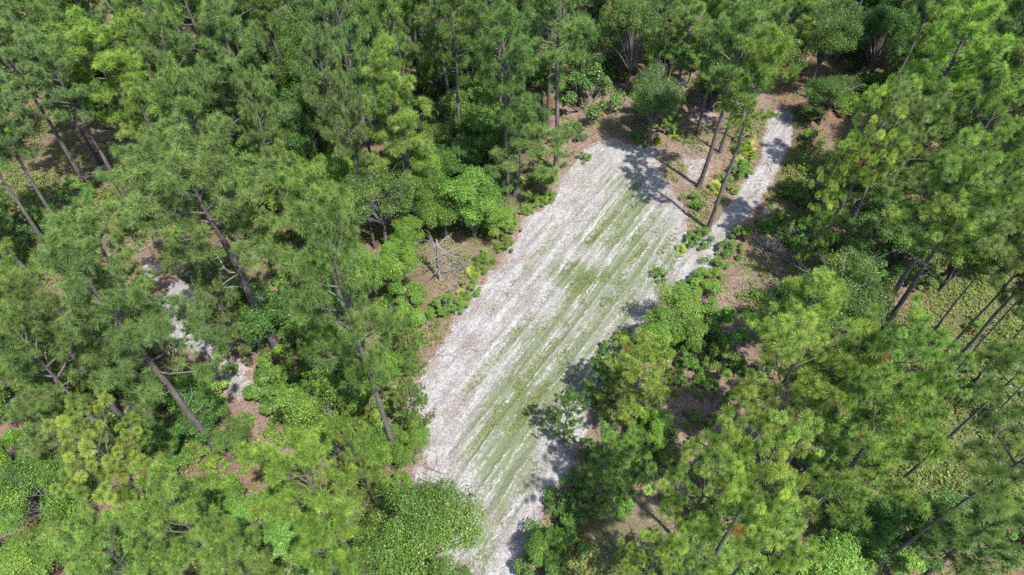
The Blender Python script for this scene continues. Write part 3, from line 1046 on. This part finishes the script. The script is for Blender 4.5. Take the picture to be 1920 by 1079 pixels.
LAND = [("the dead snag", 830, 490), ("the clearing's upper end", 1150, 260), ("the sandy track", 1440, 300), ("the reddish sandy path", 460, 740),
        ("the forked pine", 430, 380), ("the large bright yellowish pine", 270, 130), ("the wide greyish pine", 425, 75),
        ("the narrow pointed pine", 755, 170), ("the star-tufted pine", 195, 862), ("the big spreading pine", 200, 560),
        ("the large leafy oak", 760, 1010), ("the lone oak beyond the clearing", 1232, 180), ("the tall yellowish pine", 1790, 100),
        ("the dark full pine", 1745, 225), ("the domed yellowish pine", 1510, 548), ("the slanting dark trunk", 1565, 390),
        ("the pine with curled dead limbs", 1740, 420), ("the green carpet", 1820, 640), ("the long black trunk", 1750, 980),
        ("the broad dense pine", 650, 560), ("the bright leafy thicket", 600, 775), ("the bushy young pine", 1195, 722),
        ("the puffy young pine", 1150, 868), ("the dark bushy pine", 930, 280), ("the straight bare trunk", 1045, 240),
        ("the yellow-leaved slender bush", 540, 140), ("the long bare grey trunk", 115, 290), ("the dark round bush", 80, 430),
        ("the two shadow-throwing pines", 1340, 250), ("the yellow star-tufted pines", 1380, 950), ("the fresh star-tufted pine", 1670, 700),
        ("the large pale pine", 355, 965), ("the yellowish feathery pine", 585, 895), ("the dark rounded pine", 950, 105)]
used = {}


def relation(dx, dy):
    a = math.degrees(math.atan2(-dy, dx)) % 360
    return ["right of", "behind and right of", "behind", "behind and left of", "left of", "in front and left of", "in front of",
            "in front and right of"][int((a + 22.5) // 45) % 8]


def auto_label(head, px, py, extra=("",)):
    c = sorted(LAND, key=lambda l: (l[1] - px) ** 2 + (l[2] - py) ** 2)
    for n in range(5):
        for ex in extra:
            l, lx, ly = c[n]
            d = math.hypot(px - lx, py - ly)
            near = "close " if d < 60 else ("" if d < 130 else "further ")
            rel = relation(px - lx, py - ly)
            s = f"{ex + ' ' if ex else ''}{head} {near}{rel} {l}"
            if s not in used:
                used[s] = 1
                return s
    return s


# ------------------------------------------------------------------ the rest of the wood
KEEP = [poly(p) for p in ([(1045, 360), (1040, 240), (1110, 90), (1190, 60), (1300, 120), (1440, 130), (1500, 180), (1500, 260), (1480, 480), (1420, 620), (1300, 640)],)]
OPEN_PX = [[(780, 900), (780, 640), (790, 430), (900, 440), (1040, 340), (1050, 230), (1110, 150), (1180, 230), (1290, 230), (1440, 200), (1500, 200), (1490, 330), (1500, 480),
            (1420, 600), (1400, 640), (1330, 560), (1260, 540), (1100, 800), (1300, 720), (1380, 720), (1270, 860), (1180, 960), (1060, 980), (960, 1079), (850, 1079)],
           [(290, 500), (400, 520), (470, 660), (520, 840), (440, 850), (310, 640)], [(60, 220), (150, 200), (260, 320), (260, 470), (60, 480), (0, 380)], [(430, 430), (480, 430), (540, 660), (500, 660)],
           [(1740, 560), (1900, 520), (1915, 700), (1790, 760), (1690, 820), (1720, 660)], [(1570, 900), (1640, 860), (1760, 850), (1760, 950), (1620, 980)]]


def in_px(pl, x, y):
    c = False
    for i in range(len(pl)):
        x1, y1 = pl[i]; x2, y2 = pl[i - 1]
        if (y1 > y) != (y2 > y) and x < (x2 - x1) * (y - y1) / (y2 - y1) + x1: c = not c
    return c


def is_open(px, py):
    return any(in_px(p, px, py) for p in OPEN_PX)


def filler(kind, n, hr, wr, tones, gap, fr=.5, group=None):
    made = 0
    for t in range(n * 60):
        if made >= n: break
        y = rng.uniform(8, 64)
        x = rng.uniform(-1, 1) * (24 + y * .62)
        h = rng.uniform(*hr); wd = rng.uniform(*wr)
        if any((x - a) ** 2 + (y - b) ** 2 < (gap * (wd / 2 + r_)) ** 2 for a, b, r_, hh in TREES): continue
        cx, cy = proj(x, y, h * .72)
        bx, by = proj(x, y, 0)
        if not (-60 < cx < 1980 and -70 < cy < 1140): continue
        rp = wd / 2 * 1280 / depth(cx, cy, h * .72)
        if is_open(bx, by) or any(is_open(cx + rp * .75 * q1, cy + rp * .75 * q2) for q1, q2 in ((0, 0), (1, 0), (-1, 0), (0, 1), (0, -1))): continue
        if any(y < b + 1.5 and math.hypot(cx - a, cy - c_) < .72 * ra + .45 * rp for a, c_, ra, b in CROWNS[:n_named]): continue
        q = sdist(CLEAR, np.array([x]), np.array([y]))[0], sdist(TRACK, np.array([x]), np.array([y]))[0]
        if max(q) > -wd * .45: continue
        zz = np.array([.45, .6, .75, .9]) * h * .53
        sx, sy = x - .66 * zz, y + .75 * zz
        if sdist(CLEAR, sx, sy).max() > -wd * .5 - .3 or sdist(TRACK, sx, sy).max() > -wd * .5 - .6: continue
        tone = tones[rng.randint(len(tones))]
        head = f"{'tall' if h > (hr[0] + hr[1]) / 2 else 'shorter'} {TONEW[tone]} {CAT[kind]}"
        if kind in ("broad", "oak"):
            head = f"{'taller' if h > (hr[0] + hr[1]) / 2 else 'low'} {TONEW[tone]} leafy {CAT[kind]}"
        plant(kind, x, y, h, wd, tone, auto_label(head, float(cx), float(cy)), group)
        made += 1
    return made


for o_, (a_, b_, r_, h_) in zip([q for q in COL.objects if q.get("label")], TREES):
    zz = np.array([.5, .65, .8, .95]) * h_ * .53
    q = sdist(TRACK, a_ - .66 * zz, b_ + .75 * zz).max()
    if q > -r_ * .8: print("SHADE", round(q, 1), round(r_, 1), o_["label"])
print("pines", filler("fine", 90, (10.5, 13.5), (4.2, 6.2), ["mid", "mid", "grey", "dark", "pale", "soft", "bright"], .6, group="pines of the surrounding wood"))
print("oaks", filler("oak", 46, (5.5, 8.5), (4, 6), ["mid", "deep", "fresh", "soft"], .4, group="leafy trees under the pines"))
print("broad", filler("broad", 90, (2.5, 6), (2.6, 4.6), ["bright", "fresh", "soft", "deep", "yellow"], .3, group="leafy trees under the pines"))

print("fill", filler("broad", 70, (2.2, 5), (2.4, 4.2), ["soft", "fresh", "mid", "deep"], .12, group="leafy trees under the pines"))
print("fill", filler("young", 40, (2.5, 6), (2.2, 3.6), ["mid", "soft", "fresh", "grey"], .12, group="young pines of the understorey"))

# ------------------------------------------------------------------ bushes, palmettos, dead wood
SH_N = {"bright": "bright green", "yellow": "yellow-green", "fresh": "fresh green", "deep": "deep green", "mid": "mid-green"}


def bush(px, py, wpx, tone, label=None, group=None, hs=1.):
    x, y = at(px, py)
    i = cnt.get("shrub", 0); cnt["shrub"] = i + 1
    o = obj("shrub", PROTO["shrub"][i % 6])
    s = wpx * depth(px, py, 0) / 1280 / 2.1
    o.location = (x, y, 0); o.rotation_euler.z = rng.uniform(0, 6.28); o.scale = (s, s, s * hs * rng.uniform(.85, 1.15))
    o.color = tint(tone)
    tag(o, label or auto_label(f"{'small' if wpx < 45 else 'wide'} {TONEW[tone]} bush", px, py), "bush", group)
    return o


def palm(px, py, wpx, tone="mid", label=None, x=None, y=None):
    if x is None: x, y = at(px, py)
    i = cnt.get("palm", 0); cnt["palm"] = i + 1
    o = obj("palmetto", PROTO["palm"][i % 4])
    s = wpx * depth(px, py, 0) / 1280 / 1.7
    o.location = (x, y, 0); o.rotation_euler.z = rng.uniform(0, 6.28); o.scale = (s, s, s)
    o.color = tint(tone)
    tag(o, label or auto_label("fan-leaved palmetto", px, py, ("", "small", "yellowish")), "palmetto", "palmettos along the clearing and track")
    return o


bush(1308, 452, 46, "fresh", "round bush at the foot of the nearer shadow-throwing pine")
bush(1387, 328, 42, "fresh", "dark-sided bush between the shadow-throwing pines and the sandy track")
bush(1297, 378, 38, "bright", "bright bush between the two shadow-throwing trunks")
bush(80, 435, 90, "deep", "dark round bush on the low green carpet at the left")
bush(150, 375, 60, "fresh", "leafy bush hugging the base of the long bare grey trunk")
bush(30, 500, 60, "fresh", "fresh green bush at the left margin under thin pines")
bush(1095, 205, 110, "grey", "grey thin-leaved bush behind the clearing's upper end", hs=1.3)
bush(1072, 258, 46, "deep", "dark low bush right of the straight bare trunk")
for px, py, wp, tn in ((1340, 505, 50, "bright"), (1365, 475, 44, "fresh"), (1390, 450, 44, "bright"), (1425, 430, 34, "fresh"), (1310, 530, 46, "bright"), (1290, 545, 40, "deep"),
                       (1325, 620, 60, "bright"), (1255, 660, 70, "yellow"), (1285, 680, 60, "fresh"), (1200, 800, 60, "bright"), (1120, 930, 60, "bright"), (1150, 950, 60, "yellow"), (1090, 915, 46, "yellow"),
                       (1235, 520, 30, "fresh"), (1482, 362, 42, "yellow"), (1502, 312, 42, "bright"), (1516, 272, 46, "bright"), (1522, 222, 42, "yellow"),
                       (950, 465, 40, "bright"), (925, 440, 50, "bright"), (960, 430, 36, "yellow"), (905, 500, 40, "yellow"), (885, 545, 40, "yellow"), (860, 580, 36, "bright"), (1000, 385, 44, "yellow"),
                       (1025, 375, 30, "bright"), (830, 585, 50, "bright"), (805, 600, 40, "yellow"), (770, 560, 50, "bright"), (760, 610, 46, "fresh"), (780, 700, 30, "bright"), (790, 750, 24, "fresh"),
                       (520, 700, 70, "bright"), (540, 760, 80, "bright"), (390, 850, 60, "bright"), (410, 880, 40, "yellow"), (330, 840, 70, "deep"), (460, 800, 40, "fresh"),
                       (1250, 250, 40, "yellow"), (1200, 265, 36, "yellow"), (1392, 292, 36, "bright"), (1395, 265, 36, "yellow"), (1360, 345, 30, "bright"), (1300, 460, 34, "yellow"), (1310, 395, 26, "fresh"), (1095, 300, 26, "yellow"), (1110, 745, 40, "fresh"), (1105, 850, 44, "deep"), (1075, 905, 44, "fresh"), (1050, 960, 50, "deep"), (1140, 660, 40, "fresh"), (1170, 640, 40, "bright"), (1080, 960, 60, "fresh"), (1210, 880, 50, "fresh"),
                       (1560, 960, 70, "deep"), (1600, 930, 60, "bright"), (1640, 900, 50, "bright"), (1700, 960, 60, "fresh"), (1580, 860, 60, "fresh"), (1760, 640, 46, "bright"), (1830, 620, 50, "bright"), (1880, 680, 50, "yellow"),
                       (1800, 690, 40, "fresh"), (1850, 740, 60, "bright"), (1440, 620, 40, "deep"), (1400, 700, 40, "deep"), (1880, 940, 60, "bright"), (1260, 940, 40, "fresh"), (1230, 850, 40, "yellow"), (1345, 600, 44, "fresh"), (1335, 655, 50, "bright"), (1375, 690, 40, "deep"), (1400, 640, 34, "yellow"), (1320, 730, 46, "fresh"), (1360, 770, 50, "deep"), (1300, 790, 40, "yellow"), (1395, 745, 44, "fresh"), (1270, 730, 40, "bright"), (1415, 560, 34, "mid"), (1440, 430, 34, "yellow"), (1470, 420, 44, "fresh"), (1490, 380, 44, "bright"), (1250, 880, 40, "bright"), (1300, 840, 34, "yellow"), (500, 860, 40, "fresh"), (450, 850, 40, "yellow"), (520, 890, 50, "bright"), (430, 700, 34, "yellow")):
    bush(px, py, wp, tn, None, "low bushes round the clearing and open ground")
n_b = 0
for t in range(9000):
    if n_b >= 200: break
    y = rng.uniform(9, 60); x = rng.uniform(-1, 1) * (20 + y * .55)
    px, py = [float(q) for q in proj(x, y, .8)]
    if not (-20 < px < 1940 and -20 < py < 1100) or is_open(px, py): continue
    if max(sdist(CLEAR, np.array([x]), np.array([y]))[0], sdist(TRACK, np.array([x]), np.array([y]))[0]) > -1.2: continue
    bush(px, py, rng.uniform(1.2, 3) * 1280 / depth(px, py, 0), ["bright", "fresh", "yellow", "deep", "mid"][rng.randint(5)], None, "bushes of the understorey")
    n_b += 1
for px, py, wp, tn in ((1398, 283, 40, "bright"), (1400, 300, 36, "yellow"), (1385, 312, 36, "mid"), (1340, 355, 30, "bright"), (1352, 372, 22, "bright"), (1350, 335, 26, "mid"), (1375, 360, 24, "mid"),
                       (890, 515, 36, "yellow"), (870, 560, 34, "yellow"), (845, 590, 34, "mid"), (910, 480, 30, "mid"), (815, 580, 30, "yellow"), (1015, 378, 30, "yellow"), (1035, 365, 26, "mid"), (985, 400, 28, "mid"),
                       (355, 818, 40, "mid"), (362, 850, 36, "mid"), (1265, 258, 30, "yellow"), (1235, 268, 26, "yellow"), (1275, 470, 24, "yellow"), (1140, 500 + 900, 30, "mid"), (1715, 700, 44, "mid"), (1660, 870, 44, "mid"),
                       (620, 1040, 50, "mid"), (1890, 730, 46, "mid"), (180, 340, 34, "mid"), (250, 395, 34, "yellow"), (100, 420, 34, "mid"), (1430, 560, 34, "mid"), (1290, 620, 34, "yellow"), (1480, 460, 36, "mid")):
    if py < 1080: palm(px, py, wp, tn)

x, y = at(828, 527)
o = obj("dead_snag", snag_mesh(801, 3.2, .11, 11, 1.35)); o.location = (x, y, 0)
tag(o, "dead grey snag with crooked bare branches beside the clearing", "dead tree")
SN = [(snag_mesh(810 + i, 3. + i, .07, 12, 1.2, .5)) for i in range(2)]
TW = [twigs_mesh(820 + i) for i in range(3)]
for i, (px, py, s, l) in enumerate(((612, 395, 1.9, "bare grey twiggy bush behind the broad dense pine"), (28, 965, 1.3, "pale bare bush inside the leafy oak at the left margin"),
                                    (575, 1022, 1.3, "grey brush pile beside the round gap at the bottom"), (1545, 850, .8, "tangled dead grey branches by the shaded trunk base"),
                                    (1440, 470, 1.1, "dry greyish brush in the needle strip right of the track"), (860, 505, 1.0, "thin dry bush next to the dead snag"),
                                    (1075, 180, 1.0, "small dry grey brush behind the clearing's upper end"), (600, 825, 1.0, "pale dead limbs poking out of the bright leafy thicket"),
                                    (1490, 493, .9, "dry twigs under the slanting trunks"), (1240, 150, 1.2, "bare twigs inside the lone oak beyond the clearing"),
                                    (1350, 640, .9, "dry brush in the shaded needle strip below the leafy trees"))):
    x, y = at(px, py)
    o = obj("dead_bush", TW[i % 3]); o.location = (x, y, 0); o.scale = (s, s, s * 1.1); o.rotation_euler.z = i
    tag(o, l, "dead bush")


def log(name, a, b, r0, label, cat, mat=M_BARK, z=.08):
    xa, ya = at(*a); xb, yb = at(*b)
    mb = MB()
    rr = np.random.RandomState(int(a[0] + a[1]))
    L = math.hypot(xb - xa, yb - ya)
    n = 7
    t = np.linspace(0, 1, n)
    p = np.stack([t * L, rr.normal(0, .02 * L ** .5, n), rr.normal(0, .01, n)], 1)
    mb.tube(p, np.linspace(r0, r0 * .55, n), 7)
    for k in range(4):
        q = p[rr.randint(2, n)]
        mb.tube([q, q + rr.normal(0, .25, 3) * [1, 1, .4], q + rr.normal(0, .45, 3) * [1, 1, .4] + [0, 0, .15]], [r0 * .35, r0 * .2, .006], 4)
    o = obj(name, mb.mesh(name, [mat], True))
    o.location = (xa, ya, z + r0 * .6); o.rotation_euler.z = math.atan2(yb - ya, xb - xa)
    tag(o, label, cat)


log("fallen_log", (-15, 1036), (70, 1066), .13, "grey fallen log in the bottom left corner", "log")
log("fallen_branch", (868, 651), (902, 662), .02, "thin brown twig lying on the sand at the clearing's left side", "branch", M_BARK, .02)
log("fallen_branch", (795, 877), (835, 890), .03, "dark stick lying on the sand near the large leafy oak", "branch", M_BARK, .02)
log("fallen_log", (1255, 900), (1300, 880), .09, "dark fallen log in the needle litter near the yellow star-tufted pines", "log", M_BARK, .02)
log("fallen_branch", (1395, 600), (1440, 570), .06, "dark crooked limb lying in the needle strip beside the domed pine", "branch", M_BARK, .02)
log("fallen_branch", (1200, 215), (1160, 190), .06, "dark limb lying on red needles behind the clearing's upper end", "branch", M_BARK, .02)
log("fallen_branch", (180, 330), (130, 345), .08, "dark limb lying under the three leaning bare trunks", "branch", M_BARK, .02)
log("fallen_branch", (1620, 955), (1668, 1000), .08, "mossy yellowish log lying beside the long black trunk", "log", M_BARK, .02)
log("fallen_branch", (1283, 585), (1275, 620), .04, "pale bent stick at the clearing's right edge", "branch", M_DEAD, .6)
log("fallen_branch", (1345, 318), (1290, 275), .025, "pale straight stick on needles between the clearing and track", "branch", M_DEAD, .03)
log("fallen_branch", (245, 790), (290, 745), .05, "pale dead limb above the star-tufted pine", "branch", M_DEAD, .8)

mb = MB()
rr = np.random.RandomState(5)
g = 9
for i in range(1):
    a = np.linspace(0, 2 * math.pi, 14, endpoint=False)
    rings = []
    for k in range(6):
        f = k / 5
        rad = .42 * math.sqrt(1 - f * f * .98) * (1 + .12 * np.sin(a * 3 + 1) + rr.normal(0, .05, 14))
        rings.append(np.stack([np.cos(a) * rad, np.sin(a) * rad * .8, np.full(14, .24 * f - .04)], 1))
    V_ = np.concatenate(rings)
    Fq = [[k * 14 + j, k * 14 + (j + 1) % 14, k * 14 + 14 + (j + 1) % 14, k * 14 + 14 + j] for k in range(5) for j in range(14)]
    mb.add(V_, Fq)
    mb.add([[0, 0, .21]], np.zeros((0, 3), int))
    mb.F[3].append(np.array([[70 + j, 70 + (j + 1) % 14, 84] for j in range(14)])); mb.M[3].append(np.zeros(14, int))
NS = NT("pale_sand")
ps = NS.n("ShaderNodeBsdfPrincipled")
NS.put(ps.inputs["Base Color"], NS.mix(NS.rng(NS.noise(8), .35, .65), (.28, .26, .255), (.42, .40, .39)))
ps.inputs["Roughness"].default_value = .95
NS.t.links.new(ps.outputs[0], NS.out.inputs[0])
o = obj("sand_mound", mb.mesh("sand_mound", [NS.m], True)); x, y = at(1437, 400); o.location = (x, y, .0); o.scale = (.75, .75, .6)
tag(o, "small white mound of sand in dry grass right of the track", "mound")

# ------------------------------------------------------------------ low growth nobody could count
mb = MB()
n = 170000
px_ = rng.uniform(0, 1, n)
Yc = rng.uniform(8, 62, n)
Xc = (px_ * 2 - 1) * (20 + Yc * .6)
sd, li, gc, ca, *_r, dcl, dtr = fields(Xc, Yc)
dens = np.maximum(ca, .38 * (1 - li)) * (1 - sstep(sd, .1, .4)) + .75 * li * (sd < .3) * sstep(fbm(Xc, Yc, 1.6, 77), .46, .62)
clump = sstep(fbm(Xc, Yc, 1.3, 70), .4, .6) * .8 + .2
k = rng.rand(n) < dens * clump
Xc, Yc = Xc[k], Yc[k]
m = 7
hh = np.repeat(sstep(fbm(Xc, Yc, 2.4, 71), .4, .75) * .38 + .1, m)
P = np.stack([np.repeat(Xc, m) + rng.normal(0, .12, len(Xc) * m), np.repeat(Yc, m) + rng.normal(0, .12, len(Xc) * m), rng.uniform(.05, 1, len(Xc) * m) * hh], 1)
Nn = rng.normal(0, .5, P.shape) + [0, 0, .8]
tn = np.repeat(np.clip(rng.normal(.35, .25, len(Xc)), 0, .97), m)
tn[np.repeat(rng.rand(len(Xc)) < .05, m)] = 1
leaves(mb, P, Nn, .075, .45, rng, tn, np.clip(np.repeat(rng.rand(len(Xc)), m) * .6 + rng.rand(len(P)) * .4, 0, 1))
u_o = obj("undergrowth", mb.mesh("undergrowth", [M_LOW]))
tag(u_o, "low leafy ground cover in patches on the forest floor", "undergrowth", None, "stuff")

mb = MB()
n = 170000
Yc = rng.uniform(9, 42, n); Xc = rng.uniform(-6, 13, n)
sd, li, gc, ca, uu, vv, dcl, dtr = fields(Xc, Yc)
row = fbm(vv, uu * .12, .9, 90)
k = rng.rand(n) < np.clip(gc, 0, 1.3) * sstep(row, .36, .6) * sstep(fbm(Xc, Yc, .8, 95), .35, .62) * (dcl > .1)
Xc, Yc = Xc[k], Yc[k]
P = np.repeat(np.stack([Xc, Yc, np.zeros(len(Xc))], 1), 4, 0)
D = unit(rng.normal(0, 1, P.shape) * [1, 1, .3] + [0, 0, .55])
S = unit(np.cross(D, rng.normal(size=D.shape))) * .014
L = rng.uniform(.05, .18, (len(P), 1))
V = np.stack([P - S, P + S, P + D * L], 1).reshape(-1, 3)
V[:, 2] += .0
mb.add(V, np.arange(len(V)).reshape(-1, 3), 0, np.repeat(rng.rand(len(P)) * .9, 3), np.tile([0, 0, 1.], len(P)), np.repeat(rng.rand(len(P)), 3))
tag(obj("grass", mb.mesh("grass", [M_GRASS])), "thin mown grass in rows on the sandy clearing", "grass", None, "stuff")
mb = MB()
for q in range(2600):
    y = rng.uniform(9, 58); x = rng.uniform(-1, 1) * (20 + y * .55)
    if rng.rand() < .25: x, y = at(rng.uniform(800, 1480), rng.uniform(100, 1000))
    dcl = sdist(CLEAR, np.array([x]), np.array([y]))[0]
    if dcl > .4 or (dcl > -.5 and rng.rand() < .5): continue
    a = rng.uniform(0, 6.28); L = rng.uniform(.3, 1.3) * rng.uniform(.5, 1); b = a + rng.normal(0, .5)
    p0 = np.array([x, y, .06]); p1 = p0 + np.array([math.cos(a), math.sin(a), rng.uniform(0, .15)]) * L * .5
    p2 = p1 + np.array([math.cos(b), math.sin(b), rng.uniform(-.2, .2)]) * L * .5
    r0 = rng.uniform(.008, .022)
    mb.tube([p0, p1, p2], [r0, r0 * .8, r0 * .4], 4, int(rng.rand() < .45), False)
tag(obj("fallen_twigs", mb.mesh("fallen_twigs", [M_BARK, M_DEAD])), "fallen twigs strewn over the forest floor", "twigs", None, "stuff")
print("objects", len(COL.objects))
